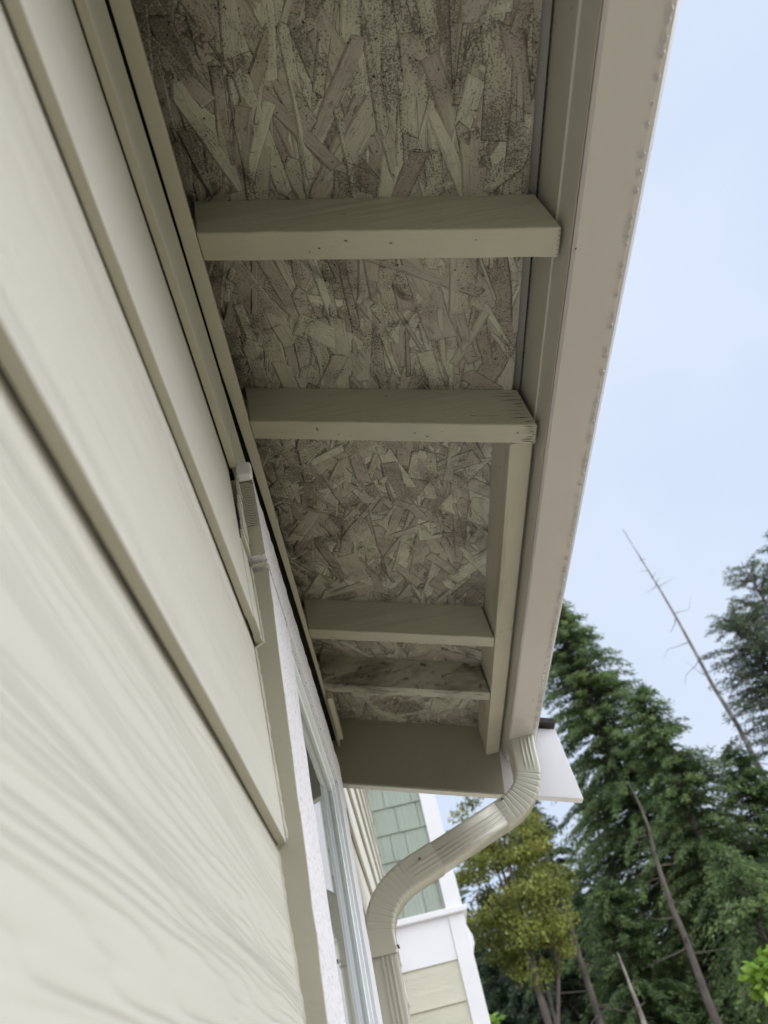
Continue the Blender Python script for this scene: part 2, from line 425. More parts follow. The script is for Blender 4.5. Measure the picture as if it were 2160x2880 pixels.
for r in [o for o in house.children if o.name.startswith('rafter')]:
    y = min(v.co.y for v in r.data.vertices); rr = random.Random(int(y * 1000))
    q = []
    if .7 < y < .9:
        for k in range(9):
            n_ = .818 + k * .0075; x1 = .3195; x0 = x1 - rr.uniform(.008, .05); q.append((fp(x0, y, n_ - rr.uniform(0, .002)), fp(x1, y, n_), rr.uniform(.0008, .0022), (0, -1, 0)))
        for k in range(11):
            yy = y + .003 + k * .0032; x0 = .3205 - rr.uniform(.004, .022); q.append((fp(x0, yy, NB), fp(.3215, yy + rr.uniform(-.001, .001), NB), rr.uniform(.0008, .002), nn_))
    for k in range(7):
        x0 = rr.uniform(-.05, .29); n_ = rr.uniform(.822, .875); q.append((fp(x0, y, n_), fp(x0 + rr.uniform(.008, .035), y, n_ + rr.uniform(-.002, .002)), rr.uniform(.0004, .0010), (0, -1, 0)))
    for k in range(5):
        x0 = rr.uniform(-.05, .30); yy = y + rr.uniform(.006, .032); q.append((fp(x0, yy, NB), fp(x0 + rr.uniform(.002, .006), yy + rr.uniform(-.001, .001), NB), rr.uniform(.0012, .0028), nn_))
    for k in range(6):
        yy = y + .004 + k * .006; q.append((fp(.3245 - .0035, yy, NB), fp(.3240, yy, NB), .0012, nn_)) if .4 < y < .5 else None
    marks(r, q)
rafter(1.372, .286, m_rafter); r4 = rafter(1.618, .286, m_rafter_mildew); r4['label'] = 'rafter blotched with black mildew'

# ---- sub fascia --------------------------------------------------------
b = MB(); b.prism([(.287, .7575), (.3225, .7575), (.3225, zN(NT, .3225)), (.287, zN(NT, .287))], .8125, 1.9735, seg=20, wob=.0004)
b.build('sub_fascia', m_subfascia, house, bevel=.002)

# ---- strand board roof sheathing -----------------------------------------
def sheathing():
    rs = np.random.RandomState(11)
    X0, X1, Y0, Y1 = -.1155, .313, -4.0, 1.9735
    U0, U1 = X0 / CA, X1 / CA      # distance down the slope
    vs, fs, edge, rnd, dirt, uvs = [], [], [], [], [], []
    def pt(u, v, n): return (u * CA + n * SA - NT * SA * 1 + .8885 * SA * 1, v, 0)
    # point on sloping plane n: P = n*Nvec + u*Rvec
    def P(u, v, n): return (n * SA + u * CA, v, n * CA - u * SA)
    off = .8885 * SA
    ulo, uhi = (X0 - off) / CA, (X1 - off) / CA
    # slab
    base = [P(ulo, Y0, .8885), P(uhi, Y0, .8885), P(uhi, Y1, .8885), P(ulo, Y1, .8885),
            P(ulo, Y0, .9000), P(uhi, Y0, .9000), P(uhi, Y1, .9000), P(ulo, Y1, .9000)]
    vs += base; fs += [(0, 1, 2, 3), (4, 7, 6, 5), (0, 4, 5, 1), (1, 5, 6, 2), (2, 6, 7, 3), (3, 7, 4, 0)]
    edge += [1] * 8; uvs += [(0, 0)] * 8; frnd = [.5] * 6; fd = [.5] * 6
    n_s = 2100
    for i in range(n_s):
        big = rs.rand()
        L = rs.uniform(.08, .20); W = rs.uniform(.011, .034) * (1.7 if big > .90 else 1) * (.30 if big < .30 else 1)
        if big < .30: L *= .55
        cu, cv = rs.uniform(ulo - .02, uhi + .02), rs.uniform(.02, Y1)
        if rs.rand() < .08: cv = rs.uniform(-.6, .2)
        a = rs.normal(0, 16 if cv < .85 else 30) if rs.rand() < .84 else rs.uniform(-80, 80)
        a = R_(a)
        ca, sa_ = math.cos(a), math.sin(a)
        l, w_ = L / 2, W / 2
        # outline: long sides slightly irregular, ends broken or slanted
        sk1, sk2 = rs.uniform(-.45, .45) * w_, rs.uniform(-.45, .45) * w_
        o = [(-w_, -l + sk1), (-w_ * rs.uniform(.88, 1.08), -l * .3), (-w_ * rs.uniform(.85, 1.1), l * .35), (-w_, l + sk2)]
        if rs.rand() < .5: o.append((rs.uniform(-.3, .3) * w_, l + rs.uniform(-.5, 1.4) * w_))
        o += [(w_, l - sk2), (w_ * rs.uniform(.85, 1.1), l * .3), (w_ * rs.uniform(.88, 1.08), -l * .35), (w_, -l - sk1)]
        if rs.rand() < .5: o.append((rs.uniform(-.3, .3) * w_, -l - rs.uniform(-.5, 1.4) * w_))
        o = np.array(o); n = len(o)
        ins = min(.0028, w_ * .45)
        cx = o * np.array([(w_ - ins) / w_, (l - ins * 1.5) / l])
        depth = .8883 - i * 7.5e-7 - .0001
        tu, tv = rs.normal(0, .030), rs.normal(0, .006)
        b0 = len(vs)
        ru, rv = rs.uniform(0, 30), rs.uniform(0, 30)
        for ring, e in ((o, 0.), (cx, 1.)):
            for (p, q) in ring:
                u = cu + p * ca - q * sa_; v = cv + p * sa_ + q * ca
                u = min(max(u, ulo), uhi); v = min(v, Y1)
                dn = tu * p + tv * q
                vs.append(P(u, v, min(depth + max(-.0011, min(.0011, dn)) - .0008 - (.00018 if e else 0), .8883)))
                edge.append(e); uvs.append((p + ru, q + rv))
        r_, d_ = rs.rand(), rs.rand()
        for k in range(n):
            j = (k + 1) % n; fs.append((b0 + k, b0 + j, b0 + n + j, b0 + n + k)); frnd.append(r_); fd.append(d_)
        fs.append(tuple(b0 + n + k for k in range(n))); frnd.append(r_); fd.append(d_)
    me = bpy.data.meshes.new('roof_sheathing'); me.from_pydata(vs, [], fs); me.materials.append(m_osb)
    a = me.attributes.new('edge', 'FLOAT', 'POINT'); a.data.foreach_set('value', edge)
    a = me.attributes.new('rnd', 'FLOAT', 'FACE'); a.data.foreach_set('value', frnd)
    a = me.attributes.new('dirt', 'FLOAT', 'FACE'); a.data.foreach_set('value', fd)
    uvl = me.uv_layers.new(name='strand')
    li = np.zeros(len(me.loops), dtype=np.int32); me.loops.foreach_get('vertex_index', li)
    uvl.data.foreach_set('uv', np.array(uvs, dtype=np.float32)[li].ravel())
    return link('roof_sheathing', me, house)
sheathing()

# ---- shingles on top -----------------------------------------------------
b = MB()
b.prism([(-.1155, zN(.9005, -.1155)), (.345, zN(.9005, .345)), (.345, zN(.912, .345)), (-.1155, zN(.915, -.1155))], -4, 2.012)
b.prism([(.3, zN(.8985, .44) + .045), (.489, zN(.8985, .489) + .0035), (.489, zN(.8985, .489) + .018), (.3, zN(.8985, .44) + .062)], 1.955, 2.030)
b.build('roof_shingles', m_shingle, house, bevel=.001)

# ---- barge board: tan inside the eave, white beyond the gutter -------------
b = MB(); xs = .309
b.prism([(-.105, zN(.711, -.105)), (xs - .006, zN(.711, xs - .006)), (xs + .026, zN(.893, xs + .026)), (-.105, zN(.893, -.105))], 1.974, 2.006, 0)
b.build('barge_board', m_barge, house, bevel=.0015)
b = MB()
b.prism([(xs - .0052, zN(.711, xs - .0052)), (.493, zN(.711, .493)), (.487, zN(.893, .487)), (xs + .0268, zN(.893, xs + .0268))], 1.9745, 2.0055, 0)
bw = b.build('barge_board_tail', [m_white_smooth], house, bevel=.0015); bw['label'] = 'white end of the barge board beyond the gutter'
b = MB(); b.prism([(-.105, zN(.7075, -.105)), (.300, zN(.7075, .300)), (.300, zN(.7108, .300)), (-.105, zN(.7108, -.105))], 1.976, 2.005)
b.build('barge_board_edge', m_siding, house)

# ---- gutter ---------------------------------------------------------------
gb = [(.4445, .842), (.4515, .846), (.4530, .836), (.4460, .815), (.4360, .795), (.4245, .768), (.4140, .7465), (.4030, .7325), (.3965, .7295), (.3360, .7295), (.3335, .733), (.3310, .845)]
def thin(prof, t=.0009):
    q = []
    for i, (x, z) in enumerate(prof):
        x0, z0 = prof[max(i - 1, 0)]; x1, z1 = prof[min(i + 1, len(prof) - 1)]
        dx, dz = x1 - x0, z1 - z0; l = math.hypot(dx, dz); q.append((x + dz / l * t, z - dx / l * t))
    return prof + q[::-1]
g = MB()
g.prism(thin(gb, -.0009), -4, 1.968, seg=60, wob=.0005)
g.prism([(gb[i][0], gb[i][1]) for i in range(len(gb))], 1.962, 1.9635)
gutter = g.build('gutter', m_gutter, house)
gb_ = MB(); gb_.prism([(.3300, .7315), (.3306, .7315), (.3286, .845), (.3280, .845)], -4, 1.968, seg=60, wob=.0003)
gb_.prism([(.3270, .7740), (.3296, .7730), (.3296, .7790), (.3270, .7780)], -4, 1.968, seg=60, wob=.0003)
gb_.build('gutter_back', m_gutter_back, gutter)
# metal drip edge with a crimped hem
d = MB(); d.prism([(.3135, .8415), (.3255, .8380), (.3255, .8395), (.3135, .8430)], -4, 1.968)
d.prism([(.3090, .8475), (.3280, .8475), (.3280, .8485), (.3090, .8485)], -4, 1.968)
n = 0; y = .15
while y < 1.95:
    r = .0024; d.add([(.3262, y, .8370), (.3262, y + .0075, .8370), (.3292, y + .0065, .8400), (.3292, y - .001, .8400), (.3262, y + .0037, .8345)],
                     [(0, 4, 1, 2, 3), (0, 3, 4), (1, 4, 2)]); y += .0085
d.build('drip_edge', m_zinc, gutter)
# water drops
dm = bpy.data.meshes.new('water_drop')
import bmesh
bm = bmesh.new(); bmesh.ops.create_uvsphere(bm, u_segments=16, v_segments=12, radius=1)
for v in bm.verts:
    if v.co.z > 0: v.co.z *= .35; 
    else: v.co.z *= 1.05
for f in bm.faces: f.smooth = True
bm.to_mesh(dm); bm.free(); dm.materials.append(m_water)
ys = []; y = .14
while len(ys) < 96 and y < 1.80:
    ys.append(y); y += random.choice([.011, .015, .02, .028, .034]) * random.uniform(.7, 1.1)
for i, y in enumerate(ys):
    o = bpy.data.objects.new('water_drop', dm); col.objects.link(o); o.parent = gutter
    r = random.uniform(.0028, .0044); o.scale = (r, r, r * .95)
    o.location = Vector((.3950 + random.uniform(-.0010, .0008), y, .7280)) - wloc(gutter)

# ---- downspout --------------------------------------------------------------
def sect(hw, y0, y1, flute=.0028):
    """rounded rectangle in (w, y); near face (y0) and far face fluted"""
    pts = []; r = .007
    def arc(cx, cy, a0):
        for k in range(5):
            a = R_(a0 + 90 * k / 4); pts.append((cx + r * math.cos(a), cy + r * math.sin(a)))
    arc(hw - r, y0 + r, -90); arc(hw - r, y1 - r, 0); 
    arc(-hw + r, y1 - r, 90); arc(-hw + r, y0 + r, 180)
    # flutes on the near face from -hw to hw
    xs_ = np.linspace(-hw + r + .001, hw - r - .001, 34)
    for x in xs_:
        t = (x + hw - r) / (2 * hw - 2 * r)
        f = sum(max(0, 1 - abs(t - c) / .07) for c in (.42, .62, .82))
        pts.append((x, y0 - flute * min(1, f * 1.2)))
    return pts
def sweep(name, stations, mt_, parent, hw=.031, y0=1.832, y1=1.905, flute=.0021, caps=True):
    """stations: (x, z, scale) in the x-z plane"""
    S = sect(hw, y0, y1, flute); yc = (y0 + y1) / 2; b = MB(); n = len(S); vs = []
    P = [Vector((s[0], s[1])) for s in stations]
    for i, s in enumerate(stations):
        t = (P[min(i + 1, len(P) - 1)] - P[max(i - 1, 0)]).normalized(); nn = Vector((-t.y, t.x))
        for (w_, y) in S:
            k = s[2]
            if y < y0 and len(s) > 3: y = y0 + (y - y0) * s[3]
            if len(s) > 4 and s[4]:
                k += s[4] * (.35 + .65 * abs(w_) / hw) * (1 if w_ * (1 if nn.dot(Vector((1, 1))) > 0 else -1) * s[5] > 0 else .55)
            vs.append((s[0] + nn.x * w_ * k, yc + (y - yc) * k, s[1] + nn.y * w_ * k))
    fs = [(i * n + k, i * n + (k + 1) % n, (i + 1) * n + (k + 1) % n, (i + 1) * n + k) for i in range(len(P) - 1) for k in range(n)]
    if caps: fs += [tuple(range(n)), tuple(range((len(P) - 1) * n, len(P) * n))[::-1]]
    b.add(vs, fs); return b.build(name, mt_, parent, smooth=True)
def bez(p0, p1, p2, n):
    return [((1 - t) ** 2 * p0[0] + 2 * t * (1 - t) * p1[0] + t * t * p2[0], (1 - t) ** 2 * p0[1] + 2 * t * (1 - t) * p1[1] + t * t * p2[1]) for t in [i / n for i in range(n + 1)]]
def pleat(pts, a, b_, n, amp=.035, base=1.0):
    out = []
    for i, p in enumerate(pts):
        t = (i / (len(pts) - 1) - a) / (b_ - a)
        q = 0; fl = 1.0
        if 0 <= t <= 1:
            ph = (t * n) % 1; q = -amp * math.exp(-((ph - .5) / .11) ** 2); fl = 0
        elif a - .1 < i / (len(pts) - 1) < a: fl = (a - i / (len(pts) - 1)) / .1
        out.append((p[0], p[1], base, fl * (0 if base > 1.01 and t > 1 else 1), q, 1))
    return out
def resample(pts, n):
    P = np.array(pts); d = np.r_[0, np.cumsum(np.hypot(*np.diff(P, axis=0).T))]; t = np.linspace(0, d[-1], n)
    return list(zip(np.interp(t, d, P[:, 0]), np.interp(t, d, P[:, 1])))
down = empty('downspout', (-.067, 1.87, GZ)); 
down.parent = house; down.location = Vector((-.067, 1.87, GZ)) - wloc(house)
e1 = [(.3655, .737), (.3590, .690)] + bez((.3570, .668), (.352, .598), (.285, .572), 24) + [(.262, .5635)]
sweep('upper_elbow', pleat(resample(e1, 240), .42, .93, 9, .045), m_spout, down)
sweep('slanting_pipe', [(.275, .5685, .99), (.04, .4895, .99)], m_spout, down)
e2 = [(.092, .5070), (.045, .4912)] + bez((.030, .4862), (-.062, .452), (-.0665, .372), 30) + [(-.0668, .335)]
sweep('lower_elbow', pleat(resample(e2, 260), .30, .84, 10, .038, 1.04), m_spout, down)
sweep('upright_pipe', [(-.0668, .345, .96), (-.067, -.3, .96), (-.067, GZ + .05, .96)], m_spout, down)
for p, q in (((.272, 1.832, .592), (.272, 1.827, .592)), ((-.033, 1.832, .346), (-.033, 1.827, .346)), ((.052, 1.830, .505), (.052, 1.826, .505)), ((-.0345, 1.85, .346), (-.030, 1.85, .346))):
    b = MB(); b.tube([p, q], .0024, 8); b.build('screw', m_screw, down)

# ---- window --------------------------------------------------------------
win = empty('window', (XW, 1.18, -.95)); win.parent = house; win.location = Vector((XW, 1.18, -.95)) - wloc(house)
def casing(name, a, b_, seg_axis='z'):
    """white outer face, tan sides; long edges slightly uneven"""
    (x0, y0, z0), (x1, y1, z1) = a, b_
    m = MB(); n = 60; rr = random.Random(5)
    vs = []; L = (z0, z1) if seg_axis == 'z' else (y0, y1)
    for i in range(n + 1):
        t = L[0] + (L[1] - L[0]) * i / n; e = lambda: rr.uniform(-.0006, .0006)
        if seg_axis == 'z': vs += [(x0, y0, t), (x1 + e(), y0 + e(), t), (x1 + e(), y1 + e(), t), (x0, y1, t)]
        else: vs += [(x0, t, z0), (x1 + e(), t, z0 + e()), (x1 + e(), t, z1 + e()), (x0, t, z1)]
    for i in range(n):
        o = i * 4
        for k in range(4):
            j = (k + 1) % 4
            m.f.append((o + k, o + 4 + k, o + 4 + j, o + j)); m.mi.append(0 if k in (1,) else (1 if k == 0 else 0))
    m.v = vs
    m.f += [(0, 1, 2, 3), (n * 4, n * 4 + 3, n * 4 + 2, n * 4 + 1)]; m.mi += [1, 1]
    return m
c = casing('c', (-.118, .7395, -.95), (-.0808, .890, .566)); c.build('side_casing', [m_white, m_tan], win, bevel=.0008)
c = casing('c', (-.118, 1.470, -.95), (-.0808, 1.606, .5795)); c.mi = [0] * len(c.mi); c.build('side_casing', [m_white_smooth, m_tan], win, bevel=.0008)
c = casing('c', (-.118, .7275, .5805), (-.0808, 1.625, .675), 'y')
for i in (2, 3): c.v[i] = (c.v[i][0], .6885, c.v[i][2])
c.mi = [0] * len(c.mi); c.mi[-2] = 1; c.build('head_casing', [m_white, m_tan], win, bevel=.0008)
b = MB(); b.box((-.0985, .676, .668), (-.0795, .6888, .6905)); b.build('drip_cap', m_white_smooth, win, bevel=.003)
b = MB()       # mesh tape: curved ribs over a dirty patch on the head casing's slanted end
def endp(u, v): return (-.0992 + .018 * u, .7270 - .039 * v - .0006, .5815 + .0925 * v)      # u across, v up the end face
b.add([endp(0, .36), endp(1, .36), endp(1, .98), endp(0, .98)], [(0, 1, 2, 3)])
b.build('mesh_tape_backing', mat('dirty_tape', (.26, .235, .185), .8, .25, 60), win)
b = MB()
for i in range(26):
    v0 = .36 + .56 * i / 26; P = []
    for k in range(7):
        u = k / 6; P.append(Vector(endp(u, min(.97, v0 - .12 * u * u + .10 * u))) + Vector((0, -.0006, 0)))
    P = [p for p in P if p.z > .6135]
    if len(P) > 2: b.tube(P, .00055, 5, cap=False)
b.build('mesh_tape', m_caulk, win)
b = MB()
rr = random.Random(3)
for (x, y, z0, z1, r) in ((-.0992, .7388, -.95, .575, .0019),):
    zs = np.arange(z0, z1, .006); b.tube([(-.0966 - .0113 * (((z - .245) % .22) / .238) + rr.uniform(-.0004, .0004), y + rr.uniform(-.0003, .0003), z) for z in zs], [r * rr.uniform(.8, 1.35) for _ in zs], 6)
b.tube([(-.1, .7385, .5745), (-.083, .7385, .5745), (-.0812, .739, .570)], .0028, 6)
b.build('caulk', m_caulk, win)
b = MB()       # vinyl frame: stepped profile, jambs and head, almost flush with the glass
for (y0, y1) in ((.8905, .902), (1.4605, 1.4695)): b.box((-.125, y0, -.95), (-.0870, y1, .5800))
for (y0, y1) in ((.9025, .914), (1.4495, 1.460)): b.box((-.125, y0, -.93), (-.0930, y1, .5700))
b.box((-.125, .9025, .5705), (-.0872, 1.4600, .5800)); b.box((-.125, .9145, .5560), (-.0932, 1.4490, .5698))
b.box((-.125, .9025, -.95), (-.0872, 1.4600, -.931))
b.build('frame', m_vinyl, win, bevel=.0012)
b = MB(); b.box((-.122, .914, -.93), (-.0985, 1.4494, .5565)); b.build('pane', m_glass, win)

# ---- far wing of the house ------------------------------------------------
wing = MB(); YW = Y_WING
wing.box((XW, YW + .012, GZ), (.335, 9.5, 3.5))
wg = wing.build('wing', m_siding_far, house); wg['label'] = 'projecting wing with sage shingles above a white belt and cream siding below'
b = MB(); rr = random.Random(9)
zc = 1.153; row = 0
while zc < 3.4:
    zt = zc + .178; x = XW + rr.uniform(-.2, 0)
    while x < .245:
        wdt = rr.choice([.10, .15, .19, .21]); xa, xb = max(x, XW), min(x + wdt - .004, .2455)
        if xb > xa + .005:
            t = rr.uniform(0, .0015)
            b.add([(xa, YW - .012 - t, zc), (xb, YW - .012 - t, zc), (xb, YW - .002, zt + .012), (xa, YW - .002, zt + .012),
                   (xa, YW + .012, zc), (xb, YW + .012, zc), (xb, YW + .012, zt + .012), (xa, YW + .012, zt + .012)],
                  [(0, 1, 2, 3), (0, 4, 5, 1), (1, 5, 6, 2), (0, 3, 7, 4), (3, 2, 6, 7)])
        x += wdt
    zc = zt
b.build('shingle_siding', m_sage, wg)
b = MB(); b.box((.2465, YW - .022, 1.153), (.354, YW + .03, 3.5)); b.build('corner_board', m_white_smooth, wg, bevel=.002)
b = MB(); b.prism([(XW, 1.116), (.371, 1.116), (.378, 1.124), (.378, 1.146), (.370, 1.1525), (XW, 1.1525)], YW - .050, YW + .02)
b.box((.336, YW + .021, 1.117), (.3775, 9.5, 1.152)); b.build('belt_cap', m_white_smooth, wg, bevel=.006)
b = MB(); b.box((XW, YW - .016, .868), (.247, YW + .011, 1.1155)); b.build('belt_board', m_white_smooth, wg, bevel=.002)
b = MB(); b.box((.2485, YW - .022, GZ), (.350, YW + .03, 1.1155)); b.build('corner_board', m_white_smooth, wg, bevel=.002)
b = MB(); b.prism([(.336, 1.04), (.351, 1.035), (.3725, .975), (.3725, .93), (.351, .895), (.336, .895)], YW - .018, 9.5); b.build('side_belt', m_white_smooth, wg, bevel=.002)
b = MB()
z = .8665
while z > GZ:
    b.add([(XW, YW - .004, z), (.2475, YW - .004, z), (.2475, YW - .014, z - EXP + .002), (XW, YW - .014, z - EXP + .002),
           (XW, YW + .011, z), (.2475, YW + .011, z), (.2475, YW + .011, z - EXP + .002), (XW, YW + .011, z - EXP + .002)],
          [(0, 1, 2, 3), (3, 2, 6, 7), (0, 4, 5, 1), (0, 3, 7, 4), (1, 5, 6, 2)])
    z -= EXP
b.build('lap_siding', m_siding_far, wg)

# ------------------------------------------------------------------ ground
b = MB(); b.add([(-400, -400, GZ), (400, -400, GZ), (400, 400, GZ), (-400, 400, GZ)], [(0, 1, 2, 3)])
tag(b.build('ground', m_ground), kind='structure')
b = MB(); b.box((-.35, .35, GZ - .1), (6, 14, GZ + .02)); tag(b.build('bounce_slab', m_concrete), kind='structure')  # unseen slab, added to bounce light up under the eave

# ------------------------------------------------------------------ trees
def leaves_mesh(name, P, D, Nn, Ls, Ws, tint, m, shape='kite'):
    """P base points, D directions, Nn side vectors (n x 3): one leaf-like kite each"""
    n = len(P); L = Ls[:, None]; W = Ws[:, None]
    v0 = P; v1 = P + D * L * .45 + Nn * W * .5; v2 = P + D * L; v3 = P + D * L * .45 - Nn * W * .5
    V = np.stack([v0, v1, v2, v3], 1).reshape(-1, 3)
    me = bpy.data.meshes.new(name)
    me.vertices.add(4 * n); me.vertices.foreach_set('co', V.astype(np.float32).ravel())
    me.loops.add(4 * n); me.loops.foreach_set('vertex_index', np.arange(4 * n, dtype=np.int32))
    me.polygons.add(n); me.polygons.foreach_set('loop_start', np.arange(0, 4 * n, 4, dtype=np.int32))
    me.polygons.foreach_set('loop_total', np.full(n, 4, dtype=np.int32))
    me.update(calc_edges=True)
    a = me.attributes.new('tint', 'FLOAT', 'FACE'); a.data.foreach_set('value', np.clip(tint, 0, 1).astype(np.float32))
    me.materials.append(m); return me
def unit(v): return v / (np.linalg.norm(v, axis=-1, keepdims=True) + 1e-9)
def conifer(name, loc, H, R, mleaf, label, seed, zb=.12, step=.30, per=6, lean=(0, 0), dens=1.35, pw=.78, leaf=.26, mbark=None, droop=.5, group='conifers behind the house', trunk_r=None, gap=.25):
    rs = np.random.RandomState(seed); root = empty(name, loc); tag(root, label, 'tree', group)
    tb = MB(); tr = trunk_r or H * .011 + .03
    ts = np.linspace(0, 1, 14)
    ctr = lambda t: np.array([lean[0] * t * H + .12 * math.sin(t * 5 + seed), lean[1] * t * H + .1 * math.sin(t * 4 + seed * 2), t * H])
    tb.tube([ctr(t) for t in ts], [tr * (1 - t) ** .8 + .012 for t in ts], 9)
    P, D, S_, Ls, Ws, T = [], [], [], [], [], []
    z = zb * H
    while z < H * .985:
        f = (z - zb * H) / (H - zb * H)
        rad = R * min(1, (1 - f) ** pw * 1.02 + .02) * (min(1, .55 + f * 3))
        for k in range(per):
            if rs.rand() < gap * .6: continue
            a = rs.uniform(0, 2 * math.pi); Lb = rad * rs.uniform(.55, 1.15) + .12
            c = ctr(z / H); up = .45 * f + .05
            nseg = max(5, int(Lb / .085 * dens)); t = np.linspace(.10, 1, nseg)
            bx = math.cos(a) * Lb * t; by = math.sin(a) * Lb * t; bz = Lb * (up * t - droop * t ** 2) + rs.normal(0, .05)
            if Lb > .6: tb.tube([c + [0, 0, rs.uniform(-.02, .02)], c + [bx[nseg // 2], by[nseg // 2], bz[nseg // 2]], c + [bx[-1], by[-1], bz[-1]]], [.010 + Lb * .010, .008 + Lb * .004, .003], 4, cap=False)
            pts = np.stack([bx, by, bz], 1) + c
            tan = np.array([math.cos(a), math.sin(a), up - droop]); side = np.array([-math.sin(a), math.cos(a), 0])
            tintb = rs.uniform(.1, .75)
            for s in (-1, 1, 0, 1, -1, -1, 1):
                m_ = len(pts); wv = (1.05 - .6 * t) * (.25 + .75 * np.minimum(1, t * 3))
                d = unit(tan * rs.uniform(.4, 1.1, (m_, 1)) + s * side * rs.uniform(.5, 1.1, (m_, 1)) + np.array([0, 0, -.45]) * rs.uniform(.3, 1.6, (m_, 1)) + rs.normal(0, .22, (m_, 3)))
                n_ = unit(np.cross(d, rs.normal(0, .6, (m_, 3)) + [0, 0, 1]))
                P.append(pts + rs.normal(0, .05, (m_, 3))); D.append(d); S_.append(n_)
                Ls.append(leaf * .68 * rs.uniform(.6, 1.5, m_) * (.5 + wv * .8) * (.75 + .25 * min(1, Lb))); Ws.append(leaf * rs.uniform(.12, .28, m_))
                T.append(tintb + .35 * t - .15 + rs.normal(0, .16, m_))
        z += step * rs.uniform(.6, 1.4) * (1 - .35 * f)
    tb.build('trunk', mbark or m_bark, root, local=True)
    me = leaves_mesh('crown', np.concatenate(P), np.concatenate(D), np.concatenate(S_), np.concatenate(Ls), np.concatenate(Ws), np.concatenate(T), mleaf)
    link('crown', me, root, local=True)
    return root
def copy_tree(src, loc, rz, s, label, group=None):
    r = src.copy(); col.objects.link(r); r.location = loc; r.rotation_euler = (0, 0, rz); r.scale = (s[0], s[0], s[1]); r['label'] = label
    if group: r['group'] = group
    for ch in list(src.children):
        c = ch.copy(); col.objects.link(c); c.parent = r
    return r
def broadleaf(name, loc, H, crown, mleaf, label, seed, n_cl=70, per=260, leaf=.13, mbark=None, group=None, trunk_r=.13, lean=(0, 0), cl_r=.45, cat='tree', limbs=9):
    """crown: (cx, cy, cz, rx, ry, rz) relative to base"""
    rs = np.random.RandomState(seed); root = empty(name, loc); tag(root, label, cat, group)
    cx, cy, cz, rx, ry, rz = crown; tb = MB()
    ts = np.linspace(0, 1, 8); tb.tube([(lean[0] * t * H + .1 * math.sin(4 * t + seed), lean[1] * t * H, t * H) for t in ts], [trunk_r * (1 - .75 * t) for t in ts], 8)
    P, D, S_, Ls, Ws, T = [], [], [], [], [], []
    for i in range(n_cl):
        d = unit(rs.normal(0, 1, 3)); c = np.array([cx, cy, cz]) + d * np.array([rx, ry, rz]) * rs.uniform(.15, 1) ** .45
        q = rs.uniform(.3, .85); st = np.array([lean[0] * q * H, lean[1] * q * H, q * H])
        if i < limbs: tb.tube([st, (st + c) / 2 + [0, 0, -.15], c], [.05, .032, .010], 6, cap=False)
        m_ = int(per * rs.uniform(.5, 1.4)); r_ = cl_r * rs.uniform(.6, 1.3)
        p = c + unit(rs.normal(0, 1, (m_, 3))) * (rs.uniform(0, 1, (m_, 1)) ** .5) * r_ * np.array([1.25, 1.25, .6])
        dd = unit(rs.normal(0, 1, (m_, 3)) + [0, 0, -.4]); nn = unit(np.cross(dd, rs.normal(0, 1, (m_, 3))))
        P.append(p); D.append(dd); S_.append(nn); Ls.append(leaf * rs.uniform(.6, 1.3, m_)); Ws.append(leaf * rs.uniform(.5, .95, m_))
        T.append(rs.uniform(.1, .8) + rs.normal(0, .16, m_))
    tb.build('trunk', mbark or m_bark, root, local=True)
    link('crown', leaves_mesh('crown', np.concatenate(P), np.concatenate(D), np.concatenate(S_), np.concatenate(Ls), np.concatenate(Ws), np.concatenate(T), mleaf), root, local=True)
    return root
def at(az, D): return (math.sin(R_(az)) * D, math.cos(R_(az)) * D, GZ)
def hgt(el, D): return math.tan(R_(el)) * D - GZ

conifer('conifer', at(17.3, 27), hgt(30, 27), 4.3, m_con, 'tallest dense green conifer, rising just right of the gutter end', 1, zb=.08, step=.20, per=8, leaf=.22)
conifer('conifer', at(20.6, 24), hgt(22.5, 24), 3.0, m_con, 'shorter conifer in front, right of the tallest one', 2, zb=.06, step=.19, per=8, leaf=.20)
conifer('conifer', at(24.3, 25), hgt(16.5, 25), 3.2, m_con, 'low bushy conifer below the sky gap at right', 3, zb=.04, step=.20, per=8, leaf=.21)
conifer('hemlock', at(29.0, 26), hgt(24.2, 26), 3.0, m_con_blue, 'thin grey-green airy tree beside the bare pole at right', 4, zb=.15, step=.22, per=9, leaf=.17, gap=.5, droop=.25, pw=.45)
conifer('hemlock', at(31.6, 28), hgt(26.8, 28), 3.3, m_con_blue, 'pale ragged tree just right of the bare pole, loosest of its group', 15, zb=.15, step=.26, per=8, leaf=.16, gap=.75, droop=.2, pw=.5)
conifer('hemlock', at(34.6, 27), hgt(27.5, 27), 2.6, m_con_blue, 'grey-green tree cut by the right edge of the photo', 5, zb=.12, step=.26, per=8, leaf=.17, gap=.8, droop=.25, pw=.5)
conifer('conifer', at(10.6, 33), hgt(17.5, 33), 2.6, m_con_dark, 'dark sparse conifer behind the yellow-green maple', 6, zb=.08, step=.28, per=8, leaf=.26, gap=.4, trunk_r=.28)
conifer('conifer', at(14.3, 34), hgt(18.0, 34), 2.8, m_con, 'far conifer showing sky through it under the white board', 7, zb=.08, step=.36, per=6, leaf=.25, gap=.6)
conifer('conifer', at(13.4, 24), hgt(11.5, 24), 2.6, m_con, 'small conifer low between the maple and the tallest conifer', 8, zb=.03, step=.20, per=8, leaf=.21)
conifer('conifer', at(28.5, 21), hgt(14, 21), 3.0, m_con, 'low conifer filling the bottom right corner', 12, zb=.03, step=.20, per=8, leaf=.20)
conifer('conifer', at(21.5, 17), hgt(10.5, 17), 2.2, m_con, 'young conifer low in front of the bare grey trunk', 13, zb=.03, step=.18, per=8, leaf=.17)
